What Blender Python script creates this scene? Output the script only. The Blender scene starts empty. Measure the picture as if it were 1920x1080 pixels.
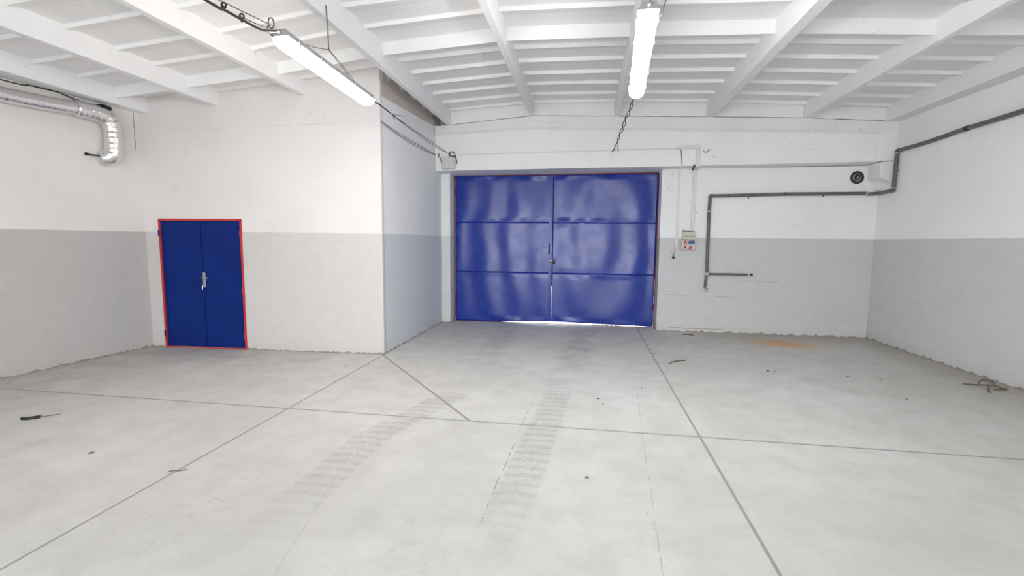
import bpy, bmesh, math, random
from mathutils import Vector, Matrix, noise as mnoise
random.seed(7)
S = bpy.context.scene
COL = S.collection
PI = math.pi
rad = math.radians

# ------------------------------------------------------------------ camera, world, exposure
EYE = 1.75
cam_d = bpy.data.cameras.new('camera'); cam = bpy.data.objects.new('camera', cam_d); COL.objects.link(cam)
cam_d.sensor_width = 36.0; cam_d.lens = 36.0*884.28/1920.0
cam_d.clip_start = 0.05; cam_d.clip_end = 200
_p, _y, _r = rad(5.709), rad(8.844), rad(0.538)
_F = Vector((-math.sin(_y)*math.cos(_p), math.cos(_y)*math.cos(_p), -math.sin(_p)))
_R = Vector((math.cos(_y), math.sin(_y), 0)); _U = _R.cross(_F)
_R2 = _R*math.cos(_r)+_U*math.sin(_r); _U2 = -_R*math.sin(_r)+_U*math.cos(_r)
_m = Matrix((_R2, _U2, -_F)).transposed().to_4x4(); _m.translation = Vector((0, 0, EYE))
cam.matrix_world = _m
S.camera = cam

SKY = 9.3            # overcast daylight outside
TUBE = 61.0          # fluorescent diffusers
w = bpy.data.worlds.new('overcast_sky'); S.world = w; w.use_nodes = True
w.node_tree.nodes['Background'].inputs[0].default_value = (0.93, 0.96, 1.0, 1)
w.node_tree.nodes['Background'].inputs[1].default_value = SKY
S.view_settings.view_transform = 'Standard'; S.view_settings.look = 'None'
S.view_settings.gamma = 1; S.view_settings.use_curve_mapping = False
S.view_settings.exposure = 0.17
# portal in the open doorway behind the camera, so the daylight through it is sampled well
pd = bpy.data.lights.new('doorway_portal', 'AREA'); pd.shape = 'RECTANGLE'; pd.size = 6.4; pd.size_y = 3.3
pd.energy = 1.0
try: pd.cycles.is_portal = True
except Exception: pass
po = bpy.data.objects.new('doorway_portal', pd); COL.objects.link(po)
po.location = (-1.1, -3.95, 1.65); po.rotation_euler = (rad(90), 0, 0)

# ------------------------------------------------------------------ node helpers
class E:
    """tiny expression builder on shader math nodes"""
    def __init__(s, nt, sock): s.nt = nt; s.k = sock
    def _m(s, op, o=None, o2=None, clamp=False):
        n = s.nt.nodes.new('ShaderNodeMath'); n.operation = op; n.use_clamp = clamp
        s.nt.links.new(s.k, n.inputs[0])
        for i, v in ((1, o), (2, o2)):
            if v is None: continue
            if isinstance(v, E): s.nt.links.new(v.k, n.inputs[i])
            else: n.inputs[i].default_value = v
        return E(s.nt, n.outputs[0])
    def __add__(s, o): return s._m('ADD', o)
    def __sub__(s, o): return s._m('SUBTRACT', o)
    def __mul__(s, o): return s._m('MULTIPLY', o)
    def __truediv__(s, o): return s._m('DIVIDE', o)
    def abs(s): return s._m('ABSOLUTE')
    def sin(s): return s._m('SINE')
    def min(s, o): return s._m('MINIMUM', o)
    def max(s, o): return s._m('MAXIMUM', o)
    def pow(s, o): return s._m('POWER', o)
    def inv(s): return (s*-1.0)+1.0
    def clamp(s): return s._m('ADD', 0.0, clamp=True)
    def step(s, a, b, lo=0.0, hi=1.0):      # smoothstep a..b -> lo..hi
        n = s.nt.nodes.new('ShaderNodeMapRange'); n.interpolation_type = 'SMOOTHSTEP'
        s.nt.links.new(s.k, n.inputs[0])
        n.inputs[1].default_value = a; n.inputs[2].default_value = b
        n.inputs[3].default_value = lo; n.inputs[4].default_value = hi
        return E(s.nt, n.outputs[0])

class Mat:
    def __init__(s, name, color=(.8,.8,.8), rough=.6, metal=0.0, spec=0.5):
        s.m = bpy.data.materials.new(name); s.m.use_nodes = True; s.nt = s.m.node_tree
        s.b = s.nt.nodes['Principled BSDF']
        s.b.inputs['Base Color'].default_value = (*color, 1)
        s.b.inputs['Roughness'].default_value = rough
        s.b.inputs['Metallic'].default_value = metal
        s.b.inputs['Specular IOR Level'].default_value = spec
        s.tc = None
    def co(s):
        if not s.tc:
            s.tc = s.nt.nodes.new('ShaderNodeTexCoord')
        return s.tc.outputs['Object']
    def xyz(s):
        n = s.nt.nodes.new('ShaderNodeSeparateXYZ'); s.nt.links.new(s.co(), n.inputs[0])
        return [E(s.nt, n.outputs[i]) for i in range(3)]
    def noise(s, scale, detail=4, rough=.55, stretch=None, dist=0.0, off=None):
        n = s.nt.nodes.new('ShaderNodeTexNoise')
        n.inputs['Scale'].default_value = scale; n.inputs['Detail'].default_value = detail
        n.inputs['Roughness'].default_value = rough; n.inputs['Distortion'].default_value = dist
        if stretch or off:
            mp = s.nt.nodes.new('ShaderNodeMapping')
            if stretch: mp.inputs['Scale'].default_value = stretch
            if off: mp.inputs['Location'].default_value = off
            s.nt.links.new(s.co(), mp.inputs[0]); s.nt.links.new(mp.outputs[0], n.inputs['Vector'])
        else: s.nt.links.new(s.co(), n.inputs['Vector'])
        return E(s.nt, n.outputs['Fac'])
    def voro(s, scale, feature='F1', stretch=None):
        n = s.nt.nodes.new('ShaderNodeTexVoronoi'); n.feature = feature
        n.inputs['Scale'].default_value = scale
        if stretch:
            mp = s.nt.nodes.new('ShaderNodeMapping'); mp.inputs['Scale'].default_value = stretch
            s.nt.links.new(s.co(), mp.inputs[0]); s.nt.links.new(mp.outputs[0], n.inputs['Vector'])
        else: s.nt.links.new(s.co(), n.inputs['Vector'])
        return E(s.nt, n.outputs['Distance'])
    def mix(s, fac, a, b):
        n = s.nt.nodes.new('ShaderNodeMix'); n.data_type = 'RGBA'
        if isinstance(fac, E): s.nt.links.new(fac.k, n.inputs[0])
        else: n.inputs[0].default_value = fac
        for i, v in ((6, a), (7, b)):
            if isinstance(v, tuple): n.inputs[i].default_value = (*v, 1)
            else: s.nt.links.new(v, n.inputs[i])
        return n.outputs[2]
    def color(s, sock): s.nt.links.new(sock, s.b.inputs['Base Color'])
    def rough(s, e): s.nt.links.new(e.k, s.b.inputs['Roughness'])
    def bump(s, e, dist=0.01, strength=1.0):
        n = s.nt.nodes.new('ShaderNodeBump'); n.inputs['Distance'].default_value = dist
        n.inputs['Strength'].default_value = strength
        s.nt.links.new(e.k, n.inputs['Height']); s.nt.links.new(n.outputs[0], s.b.inputs['Normal'])

# ------------------------------------------------------------------ materials
def plaster(name, white=(.83,.815,.80), grey=None, line=1.84, specks=.5, base=True, rough_amt=1.0, extra=None):
    M = Mat(name, rough=.75, spec=.25)
    x, y, z = M.xyz()
    big = M.noise(.9, 3); mid = M.noise(6, 5, .6); fine = M.noise(55, 4, .65)
    c = M.mix(big.step(.3, .7), tuple(v*.955 for v in white), white)
    if grey:
        wob = M.noise(7, 3)*.012
        mask = (z+wob).step(line+.006-.003, line+.006+.003, 1.0, 0.0)
        g = M.mix(mid.step(.3, .75), tuple(v*.975 for v in grey), tuple(v*1.02 for v in grey))
        c = M.mix(mask, c, g)
    # scattered nail holes, chips and scuffs
    sp = M.voro(2.3).step(.018, .03, 1.0, 0.0)*M.noise(1.7, 2).step(.5, .58)*specks
    c = M.mix(sp, c, (.16, .13, .11))
    scuff = M.noise(3.1, 6, .7, stretch=(1, 1, 2.5)).step(.66, .72)*.25*specks
    c = M.mix(scuff, c, (.50, .47, .45))
    hair = (M.noise(1.3, 5, .6, off=(4, 2, 7))-.5).abs().step(0, .0035, 1, 0)*M.noise(.8, 2, off=(1, 9, 3)).step(.52, .6)*.28
    c = M.mix(hair, c, (.35, .33, .31))
    if extra: c = extra(M, x, y, z, c)
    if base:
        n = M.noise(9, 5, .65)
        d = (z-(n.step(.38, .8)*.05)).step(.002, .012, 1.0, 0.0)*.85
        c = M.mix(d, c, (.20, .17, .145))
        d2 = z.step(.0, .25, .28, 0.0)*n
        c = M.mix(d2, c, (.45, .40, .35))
    M.color(c)
    h = fine*.15+mid*.9+M.noise(18, 4)*.5
    M.bump(h, .006*rough_amt)
    return M.m
WHITE = (.80, .78, .755)
GREY = (.475, .485, .485)
def left_marks(M, x, y, z, c):      # thin corner crack and a row of old plug holes
    d = ((y-6.44)+(M.noise(9, 3)-.5)*.03).abs().step(.003, .008, 1, 0)*z.step(3.05, 3.10)*z.step(3.70, 3.75, 1, 0)
    h = (z-3.02-(y-5.0)*-.02).abs().step(.004, .016, 1, 0)*M.voro(3.3, stretch=(1, 1, .01)).step(.03, .06, 1, 0)
    return M.mix((d*.8+h*.7).clamp(), c, (.14, .11, .09))
def far_marks(M, x, y, z, c):       # rusty scribbles beside the gate head and long cracks lower down
    n = M.noise(16, 5, .75, stretch=(2.2, 1, .7))
    a = n.step(.56, .64)*(x-1.575).abs().step(.02, .10, 1, 0)*z.step(2.55, 2.75)*z.step(3.08, 3.14, 1, 0)*.75
    k = (z-.72-(x-1.9)*-.02+(M.noise(5, 4)-.5)*.05).abs().step(.002, .008, 1, 0)*x.step(1.5, 1.6)*x.step(3.0, 3.4, 1, 0)*M.noise(3, 2).step(.40, .55)*.5
    k2 = (z-1.02-(x-3.3)*-.03+(M.noise(6, 4, off=(3, 3, 3))-.5)*.04).abs().step(.002, .007, 1, 0)*x.step(2.9, 3.0)*x.step(3.6, 3.7, 1, 0)*.4
    b = (z-.07+(M.noise(4, 4)-.5)*.06).abs().step(.003, .012, 1, 0)*x.step(1.6, 1.7)*x.step(2.6, 2.8, 1, 0)*.6
    return M.mix((a+k+k2+b).clamp(), c, (.22, .18, .15))
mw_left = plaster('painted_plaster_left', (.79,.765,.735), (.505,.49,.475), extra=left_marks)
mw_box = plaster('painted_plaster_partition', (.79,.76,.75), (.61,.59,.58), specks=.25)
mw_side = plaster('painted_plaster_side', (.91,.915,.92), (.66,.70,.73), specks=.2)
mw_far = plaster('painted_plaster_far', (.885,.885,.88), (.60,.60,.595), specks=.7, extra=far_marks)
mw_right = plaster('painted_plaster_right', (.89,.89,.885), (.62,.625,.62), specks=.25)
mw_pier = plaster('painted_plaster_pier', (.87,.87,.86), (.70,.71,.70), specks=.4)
m_ring = plaster('rough_white_concrete', (.90,.90,.895), None, specks=1.2, base=False, rough_amt=2.2)
m_course = plaster('crumbly_white_concrete', (.87,.86,.85), None, specks=2.6, base=False, rough_amt=4)
m_ceil = plaster('white_limewashed_ceiling', (.885,.88,.875), None, specks=.0, base=False, rough_amt=.8)
m_beam = plaster('white_painted_concrete_beam', (.88,.88,.88), None, specks=.6, base=False, rough_amt=.8)
m_brown = plaster('bare_brown_plaster', (.62,.545,.50), None, specks=.2, base=False, rough_amt=3)

def m_floor_():
    M = Mat('worn_concrete_floor', rough=.62, spec=.35)
    x, y, z = M.xyz()
    big = M.noise(.55, 4, .6); mid = M.noise(3.2, 6, .62); fine = M.noise(42, 5, .7)
    c = M.mix(big.step(.3, .7), (.53, .52, .49), (.625, .615, .59))
    c = M.mix(mid.step(.35, .75)*.5, c, (.45, .44, .415))
    c = M.mix(fine.step(.50, .70)*.22, c, (.40, .39, .37))
    streak = M.noise(5, 6, .75, stretch=(.5, 3, 1)).step(.54, .70)*.24
    c = M.mix(streak, c, (.45, .44, .42))
    ragged = M.noise(26, 4, .7, stretch=(1, 2.4, 1))
    # tyre tracks left by a lorry turning in through the gate
    xl = y.step(3.5, 5.6, -1.86, -1.38)-(y-5.6).max(0.0)*.04
    dl = (x-xl+(mid-.5)*.05).abs()
    xr = (y-8.74)*.075-.02
    dr = (x-xr+(mid-.5)*.05).abs()
    def tread(d, y0, y1, y2, y3, period, half):
        bars = ((y+d*.12+(ragged-.5)*.03)*(2*PI/period)).sin().step(-.1, .6)
        edge = (d+(ragged-.5)*.05).step(half*.75, half, 1, 0)
        fade = y.step(y0, y1)*y.step(y2, y3, 1, 0)
        return edge*fade*(bars*.6+.4)*ragged.step(.32, .62)
    t1 = tread(dl, 1.9, 3.6, 4.7, 5.7, .118, .19)
    t2 = tread(dr, 2.0, 3.7, 4.9, 6.2, .128, .17)
    smear = (dl.step(.12, .3, 1, 0)*y.step(5.6, 8.0)*.55+dr.step(.12, .32, 1, 0)*y.step(5.2, 7.6)*.8)*mid.step(.25, .65)
    faint = (x+2.5).abs().step(.1, .5, 1, 0)*y.step(1.8, 2.3)*y.step(3.0, 4.4, 1, 0)*M.noise(11, 5, .7).step(.53, .66)*.35
    faint2 = (x+.95).abs().step(.1, .45, 1, 0)*y.step(1.8, 2.2)*y.step(2.8, 3.6, 1, 0)*M.noise(14, 5, .7, off=(3, 1, 0)).step(.54, .66)*.3
    c = M.mix((t1*.52+t2*.56).clamp(), c, (.25, .245, .235))
    c = M.mix((smear*.5).clamp(), c, (.24, .24, .235))
    c = M.mix((faint+faint2).clamp(), c, (.36, .35, .335))
    # hairline cracks
    def crack(xc, width, y0, y1, strength, gate):
        d = (x-xc+(M.noise(3, 4, .6)-.5)*.05+(M.noise(22, 3)-.5)*.012).abs()
        return d.step(width*.5, width, 1, 0)*y.step(y0, y0+.2)*y.step(y1-.2, y1, 1, 0)*M.noise(9, 2, stretch=(.1, 1, 1)).step(gate, gate+.06)*strength
    ck = crack((y-2.3)*.03-.62, .006, 2.6, 5.0, .6, .49)+crack((y-2.6)*.06+.45, .005, 2.3, 5.6, .35, .42)+crack((y-2.0)*-.22-1.55, .004, 1.7, 3.6, .3, .4)
    ck = ck.clamp()
    c = M.mix(ck, c, (.13, .125, .12))
    # rust stain and brown dirt along the far and right walls
    nr = M.noise(4, 5, .6)
    rx = (x-3.45-(y-8.7)*-.35)/.78; ry = (y-8.76)/.55
    rr = (rx*rx+ry*ry).pow(.5)+(nr-.5)*1.1
    c = M.mix(rr.step(.15, 1.0, .85, 0), c, (.66, .37, .13))
    rr2 = ((x-3.9)/1.3).pow(2.0)
    dirt = ((y+(nr-.5)*.8).step(8.5, 9.6)*x.step(1.6, 2.4)).max((x+(nr-.5)*.5).step(4.35, 5.25)*y.step(4.2, 6.0))*.62
    c = M.mix(dirt, c, (.36, .315, .26))
    dd = ((y-(x+3.0)*.047).step(5.4, 6.6)*x.step(-3.2, -4.2)*x.step(-7.2, -6.6, .9, 1))*.45*mid.step(.2, .7)
    c = M.mix(dd, c, (.33, .31, .285))
    lshade = x.step(-6.9, -5.2, .55, 0)*y.step(2.0, 3.5)  # shadow along the left side, painted into the floor colour
    c = M.mix(lshade*mid.step(.2, .8), c, (.37, .34, .30))
    fl = M.noise(30, 4, .7, stretch=(.7, 1.8, 1), off=(2, 8, 0)).step(.64, .70)*M.noise(1.6, 3, off=(7, 2, 0)).step(.42, .58)*.42
    c = M.mix(fl, c, (.27, .26, .25))
    wsp = M.noise(48, 3, .6, off=(9, 1, 0)).step(.68, .74)*M.noise(2.1, 3, off=(1, 5, 0)).step(.5, .6)*.5
    c = M.mix(wsp, c, (.80, .79, .76))
    # small dark droppings
    sp = M.voro(3.1).step(.012, .03, 1, 0)*M.noise(1.2, 2, off=(5, 5, 0)).step(.48, .6)*.8
    c = M.mix(sp, c, (.12, .115, .11))
    M.color(c)
    M.bump(fine*.3+mid*.5+M.noise(120, 3)*.2, .0025)
    M.rough(mid.step(.2, .8, .5, .72))
    return M.m
m_floor = m_floor_()
m_joint = Mat('joint_filler', (.31, .30, .29), .9).m

def simple(name, col, rough=.5, metal=0, var=.08, scale=8, bump=.0, spec=.5):
    M = Mat(name, col, rough, metal, spec)
    n = M.noise(scale, 4)
    M.color(M.mix(n.step(.3, .7), tuple(v*(1-var) for v in col), tuple(min(1, v*(1+var)) for v in col)))
    if bump: M.bump(M.noise(scale*5, 4), bump)
    return M.m
def m_blue_(name, col, rough, coat, spec=.5):
    M = Mat(name, col, rough, 0, spec)
    n = M.noise(2.2, 5)
    c = M.mix(n.step(.3, .7), tuple(v*.92 for v in col), tuple(v*1.08 for v in col))
    M.color(c); M.rough(M.noise(4, 4).step(.3, .7, rough*.85, rough*1.2))
    M.b.inputs['Coat Weight'].default_value = coat; M.b.inputs['Coat Roughness'].default_value = .22
    M.bump(M.noise(140, 2), .0004)
    return M.m
m_blue = m_blue_('glossy_blue_gate_paint', (.008, .034, .29), .26, .15, .42)
m_blue_door = m_blue_('satin_blue_door_paint', (.003, .021, .165), .5, .0, .15)
m_red = simple('red_frame_paint', (.52, .035, .03), .45)
m_red_dark = simple('dull_red_frame_paint', (.17, .018, .026), .5)
m_chrome = simple('brushed_steel', (.62, .62, .63), .3, 1.0)
m_steel = simple('dark_steel', (.10, .10, .105), .5, .7)
m_pvc = simple('grey_pipe_insulation', (.125, .122, .128), .55, 0, .15, 14, .001)
m_pvc_light = simple('pale_pipe_joint', (.55, .54, .53), .5)
m_black = simple('black_rubber', (.012, .012, .012), .55)
m_cable = simple('dark_brown_cable', (.035, .028, .024), .6)
m_cable_grey = simple('grey_painted_cable', (.38, .39, .40), .6)
m_wire = simple('galvanised_wire', (.16, .15, .14), .45, .6)
m_trunk = simple('white_plastic_trunking', (.74, .735, .72), .5, 0, .03)
m_boxgrey = simple('pale_grey_plastic', (.60, .60, .585), .5, 0, .04)
m_cream = simple('cream_plastic', (.62, .585, .53), .45, 0, .05)
m_yellowish = simple('aged_cream_plastic', (.64, .62, .50), .45)
m_socket_red = simple('red_socket_plastic', (.62, .05, .035), .4)
m_socket_blue = simple('blue_socket_plastic', (.05, .14, .36), .4)
m_white_gloss = simple('white_plastic', (.85, .85, .84), .35, 0, .02)
m_brass = simple('tarnished_brass', (.42, .27, .19), .45, .7)
m_twig = simple('dry_twig', (.13, .10, .07), .9, 0, .2)
m_dust = simple('sweepings', (.40, .355, .29), .95, 0, .2, 20, .004)
m_crumb = simple('dark_grit', (.09, .085, .08), .9)
m_foam = simple('grey_foam', (.36, .36, .35), .9, 0, .4, 25, .01)
m_housing = simple('grey_luminaire_housing', (.33, .33, .335), .5)
m_asphalt = simple('pale_yard_concrete', (.62, .62, .61), .9, 0, .1, 2)
def m_foil_():
    M = Mat('crinkled_aluminium_foil', (.80, .79, .79), .24, 1.0)
    M.bump(M.noise(30, 4, .6, dist=.6)*.7+M.voro(22)*.4, .006)
    return M.m
m_foil = m_foil_()
def m_glow_(col, st):
    m = bpy.data.materials.new('lit_diffuser'); m.use_nodes = True; b = m.node_tree.nodes['Principled BSDF']
    b.inputs['Base Color'].default_value = (.9, .9, .88, 1); b.inputs['Roughness'].default_value = .3
    b.inputs['Emission Color'].default_value = (*col, 1); b.inputs['Emission Strength'].default_value = st
    return m
m_glow_warm = m_glow_((1.0, .90, .835), TUBE*.66)
m_glow_cool = m_glow_((.94, .975, 1.0), TUBE*1.22)

# ------------------------------------------------------------------ mesh helpers
def obj(name, bm, mat, parent=None, smooth=False, bevel=0, kind=None, label=None, cat=None, group=None, autosmooth=None):
    bmesh.ops.recalc_face_normals(bm, faces=bm.faces)
    me = bpy.data.meshes.new(name); bm.to_mesh(me); bm.free()
    if mat: me.materials.append(mat)
    if smooth:
        for p in me.polygons: p.use_smooth = True
    o = bpy.data.objects.new(name, me); COL.objects.link(o)
    if parent: o.parent = parent
    if bevel:
        b = o.modifiers.new('bevel', 'BEVEL'); b.width = bevel; b.segments = 2; b.limit_method = 'ANGLE'
        b.harden_normals = False
    if autosmooth and smooth:
        me.set_sharp_from_angle(angle=rad(autosmooth))
    tag(o, label, cat, group, kind)
    return o
def tag(o, label=None, cat=None, group=None, kind=None):
    if label: o['label'] = label
    if cat: o['category'] = cat
    if group: o['group'] = group
    if kind: o['kind'] = kind
    return o
def empty(name, loc=(0,0,0), label=None, cat=None, group=None, kind=None, parent=None):
    o = bpy.data.objects.new(name, None); COL.objects.link(o); o.location = loc; o.empty_display_size = .1
    if parent: o.parent = parent
    return tag(o, label, cat, group, kind)
def box(bm, x0, x1, y0, y1, z0, z1):
    v = [bm.verts.new((x, y, z)) for z in (z0, z1) for y in (y0, y1) for x in (x0, x1)]
    for f in ((0,1,3,2), (4,6,7,5), (0,4,5,1), (2,3,7,6), (0,2,6,4), (1,5,7,3)):
        bm.faces.new([v[i] for i in f])
    return bm
def hexa(bm, pts):     # 8 points: bottom quad then top quad, same order
    v = [bm.verts.new(p) for p in pts]
    for f in ((3,2,1,0), (4,5,6,7), (0,1,5,4), (1,2,6,5), (2,3,7,6), (3,0,4,7)):
        bm.faces.new([v[i] for i in f])
    return bm
def prism(bm, poly, axis, a, b):   # poly of 2-D points extruded along an axis
    def P(p, t):
        return {'x': (t, p[0], p[1]), 'y': (p[0], t, p[1]), 'z': (p[0], p[1], t)}[axis]
    A = [bm.verts.new(P(p, a)) for p in poly]; B = [bm.verts.new(P(p, b)) for p in poly]
    bm.faces.new(A); bm.faces.new(B[::-1]); n = len(poly)
    for i in range(n): bm.faces.new((A[i], A[(i+1) % n], B[(i+1) % n], B[i]))
    return bm
def catmull(pts, k=6):
    P = [Vector(p) for p in pts]
    if len(P) < 3: return P
    P = [P[0]*2-P[1]]+P+[P[-1]*2-P[-2]]; out = []
    for i in range(1, len(P)-2):
        for j in range(k):
            t = j/k; a, b, c, d = P[i-1:i+3]
            out.append(.5*((2*b)+(-a+c)*t+(2*a-5*b+4*c-d)*t*t+(-a+3*b-3*c+d)*t**3))
    out.append(P[-2]); return out
def tube(bm, pts, r, seg=8, smooth=0, cap=True):
    P = catmull(pts, smooth) if smooth else [Vector(p) for p in pts]
    rs = r if isinstance(r, (list, tuple)) else [r]*len(P)
    if len(rs) != len(P): rs = [rs[min(len(rs)-1, int(i*len(rs)/len(P)))] for i in range(len(P))]
    t0 = (P[1]-P[0]).normalized(); up = Vector((0, 0, 1)) if abs(t0.z) < .9 else Vector((1, 0, 0))
    n = t0.cross(up).normalized(); rings = []
    for i, p in enumerate(P):
        t = (P[min(i+1, len(P)-1)]-P[max(i-1, 0)]).normalized()
        n = (n-t*n.dot(t)).normalized(); b = t.cross(n)
        k = 1.0
        if 0 < i < len(P)-1:
            c = (P[i]-P[i-1]).normalized().dot((P[i+1]-P[i]).normalized()); k = 1/max(.6, math.sqrt((1+c)/2))
        rings.append([bm.verts.new(p+(n*math.cos(a)+b*math.sin(a))*rs[i]*(k if False else 1)) for a in [2*PI*j/seg for j in range(seg)]])
    for i in range(len(rings)-1):
        for j in range(seg):
            bm.faces.new((rings[i][j], rings[i][(j+1) % seg], rings[i+1][(j+1) % seg], rings[i+1][j]))
    if cap: bm.faces.new(rings[0][::-1]); bm.faces.new(rings[-1])
    return bm
def disc(bm, c, axis, r, h, seg=20, r2=None):
    a = Vector(axis).normalized(); c = Vector(c)
    return tube(bm, [c, c+a*h], [r, r if r2 is None else r2], seg)
def torus(bm, c, axis, R, r, seg=28, s2=8):
    a = Vector(axis).normalized(); u = a.orthogonal().normalized(); v = a.cross(u); c = Vector(c); rings = []
    for i in range(seg):
        t = 2*PI*i/seg; d = u*math.cos(t)+v*math.sin(t)
        rings.append([bm.verts.new(c+d*(R+r*math.cos(q))+a*r*math.sin(q)) for q in [2*PI*j/s2 for j in range(s2)]])
    for i in range(seg):
        for j in range(s2):
            bm.faces.new((rings[i][j], rings[i][(j+1) % s2], rings[(i+1) % seg][(j+1) % s2], rings[(i+1) % seg][j]))
    return bm
NB = bmesh.new
def interp(tab, x):
    if x <= tab[0][0]: return tab[0][1]
    for (a, va), (b, vb) in zip(tab, tab[1:]):
        if x <= b: return va+(vb-va)*(x-a)/(b-a)
    return tab[-1][1]

# ------------------------------------------------------------------ floor: saw-cut slabs
YB = -4.0
floor = obj('floor', box(NB(), -8.4, 5.8, YB-.3, 10.25, -.16, -.004), m_joint, kind='structure',
            label='pale worn concrete slab floor with saw-cut joints and tyre marks', cat='floor')
g = .011; gy = .016
def slab(poly):
    bm = NB(); prism(bm, poly, 'z', -.013, 0.0)
    obj('slab', bm, m_floor, floor)
XJ0, XJ1, YJ = -3.01, 1.06, 4.33
slab([(-8.4, YB-.3), (XJ0-g, YB-.3), (XJ0-g, YJ-gy), (-8.4, YJ-gy)])
slab([(-8.4, YJ+gy), (XJ0-g, YJ+gy), (XJ0-g, 6.8), (-8.4, 6.8)])
slab([(XJ0+g, YB-.3), (XJ1-g, YB-.3), (XJ1-g, YJ-gy), (XJ0+g, YJ-gy)])
slab([(XJ0+g, YJ+gy), (-1.10-g, YJ+gy), (XJ0+g, 6.62)])
slab([(-1.07+g*.4, YJ+gy), (XJ1-g, YJ+gy), (XJ1-g, 10.25), (XJ0-.2, 10.25), (XJ0-.2, 6.80), (XJ0+g*.4, 6.67)])
slab([(XJ1+g, YB-.3), (5.8, YB-.3), (5.8, YJ-gy), (XJ1+g, YJ-gy)])
slab([(XJ1+g, YJ+gy), (5.8, YJ+gy), (5.8, 10.25), (XJ1+g, 10.25)])
bm = NB(); box(bm, -30, 30, 10.25, 40, -.16, -.01)
obj('yard_beyond_gate', bm, m_asphalt, kind='structure', label='pale concrete yard outside beyond the blue gate', cat='yard')
bm = NB(); box(bm, -30, 30, -40, YB-.3, -.16, -.02)
obj('yard_behind', bm, m_asphalt, kind='structure', label='pale concrete yard outside the open doorway behind the viewer', cat='yard')

# ------------------------------------------------------------------ walls
ZT = 4.75
def lx(y): return -7.05+.0928*(y-4.57) if y > 4.57 else -7.05+.03*(y-4.57)
bm = NB()
for a, b in ((6.75, 4.57), (4.57, YB-.2)):
    hexa(bm, [(lx(a)-.25, a, -.02), (lx(b)-.25, b, -.02), (lx(b), b, -.02), (lx(a), a, -.02),
              (lx(a)-.25, a, ZT), (lx(b)-.25, b, ZT), (lx(b), b, ZT), (lx(a), a, ZT)])
wall_left = obj('wall_left', bm, mw_left, kind='structure', label='left plaster wall, white above and grey below', cat='wall')
bm = NB()
RW = [(9.9, 5.22), (8.3, 5.22), (6.5, 5.27), (YB-.2, 5.36)]
for (a, xa), (b, xb) in zip(RW, RW[1:]):
    hexa(bm, [(xa, a, -.02), (xb, b, -.02), (xb+.25, b, -.02), (xa+.25, a, -.02), (xa, a, ZT), (xb, b, ZT), (xb+.25, b, ZT), (xa+.25, a, ZT)])
wall_right = obj('wall_right', bm, mw_right, kind='structure', label='right plaster wall, white above and grey below', cat='wall')

# partition with the small door: a skewed front and a side that runs back to the gate
CX, CY = -3.01, 6.69; cs, sn = .99891, .04658
# s runs leftwards along the face, d into the wall
def pf(s, d, z): return (CX-s*cs-d*sn, CY-s*sn+d*cs, z)
def fbox(bm, s0, s1, d0, d1, z0, z1):
    return hexa(bm, [pf(s0, d0, z0), pf(s1, d0, z0), pf(s1, d1, z0), pf(s0, d1, z0), pf(s0, d0, z1), pf(s1, d0, z1), pf(s1, d1, z1), pf(s0, d1, z1)])
D0, D1, DZ = 2.235, 3.640, 2.045
bm = NB()
fbox(bm, 0, D0, 0, .2, -.02, ZT); fbox(bm, D1, 4.0, 0, .2, -.02, ZT); fbox(bm, D0, D1, 0, .2, DZ, ZT)
wall_part = obj('wall_partition', bm, mw_box, kind='structure', label='partition wall with the small blue double door, white over grey', cat='wall')
bm = NB(); box(bm, -3.2, -3.01, 6.75, 9.9, -.02, ZT)
hexa(bm, [(-3.01, 6.69, -.02), (-3.01, 6.76, -.02), (-3.2, 6.76, -.02), (-3.2, 6.69, -.02), (-3.01, 6.69, ZT), (-3.01, 6.76, ZT), (-3.2, 6.76, ZT), (-3.2, 6.69, ZT)])
wall_side = obj('wall_partition_side', bm, mw_side, kind='structure', label='side wall of the partition running back to the gate', cat='wall')
# unpainted strip of brown plaster along its top, scalloped under the corrugations
bm = NB(); top = []
YY = [6.70+i*(9.27-6.70)/90 for i in range(91)]
DROPS = [9.05, 8.575, 8.03, 7.53, 7.02, 6.54]
for y in YY:
    ph = min((y-(d-.515)) % .515 for d in (9.05,))/.515
    zt = 4.06+.14*max(0, math.sin(PI*ph))**.38+.012*mnoise.noise(Vector((y*9, 0, 0)))
    top.append((y, zt if y > 6.76 else 4.05))
poly = [(9.27, 3.985), (6.70, 3.835)]+top
# build as strip of quads
A = None
for (y, zt) in top:
    zb = 3.835+(y-6.70)*(.15/2.57)
    q = [bm.verts.new((-3.012, y, zb)), bm.verts.new((-2.998, y, zb)), bm.verts.new((-2.998, y, zt)), bm.verts.new((-3.012, y, zt))]
    if A:
        for i in range(4): bm.faces.new((A[i], A[(i+1) % 4], q[(i+1) % 4], q[i]))
    else: bm.faces.new(q)
    A = q
bm.faces.new(A[::-1])
obj('bare_plaster_band', bm, m_brown, wall_side, label='bare brown plaster band with scalloped top edge')

# far wall with gate opening
GX0, GX1, GZ = -2.83, 1.42, 3.14
bm = NB(); box(bm, GX1, 5.45, 9.62, 9.95, -.02, 3.16)
wall_far = obj('wall_far', bm, mw_far, kind='structure', label='far wall around the big blue gate, white over grey', cat='wall')
bm = NB(); box(bm, -3.1, GX0, 9.66, 9.99, -.02, 3.13)
obj('gate_pier', bm, mw_pier, wall_far)
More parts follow.
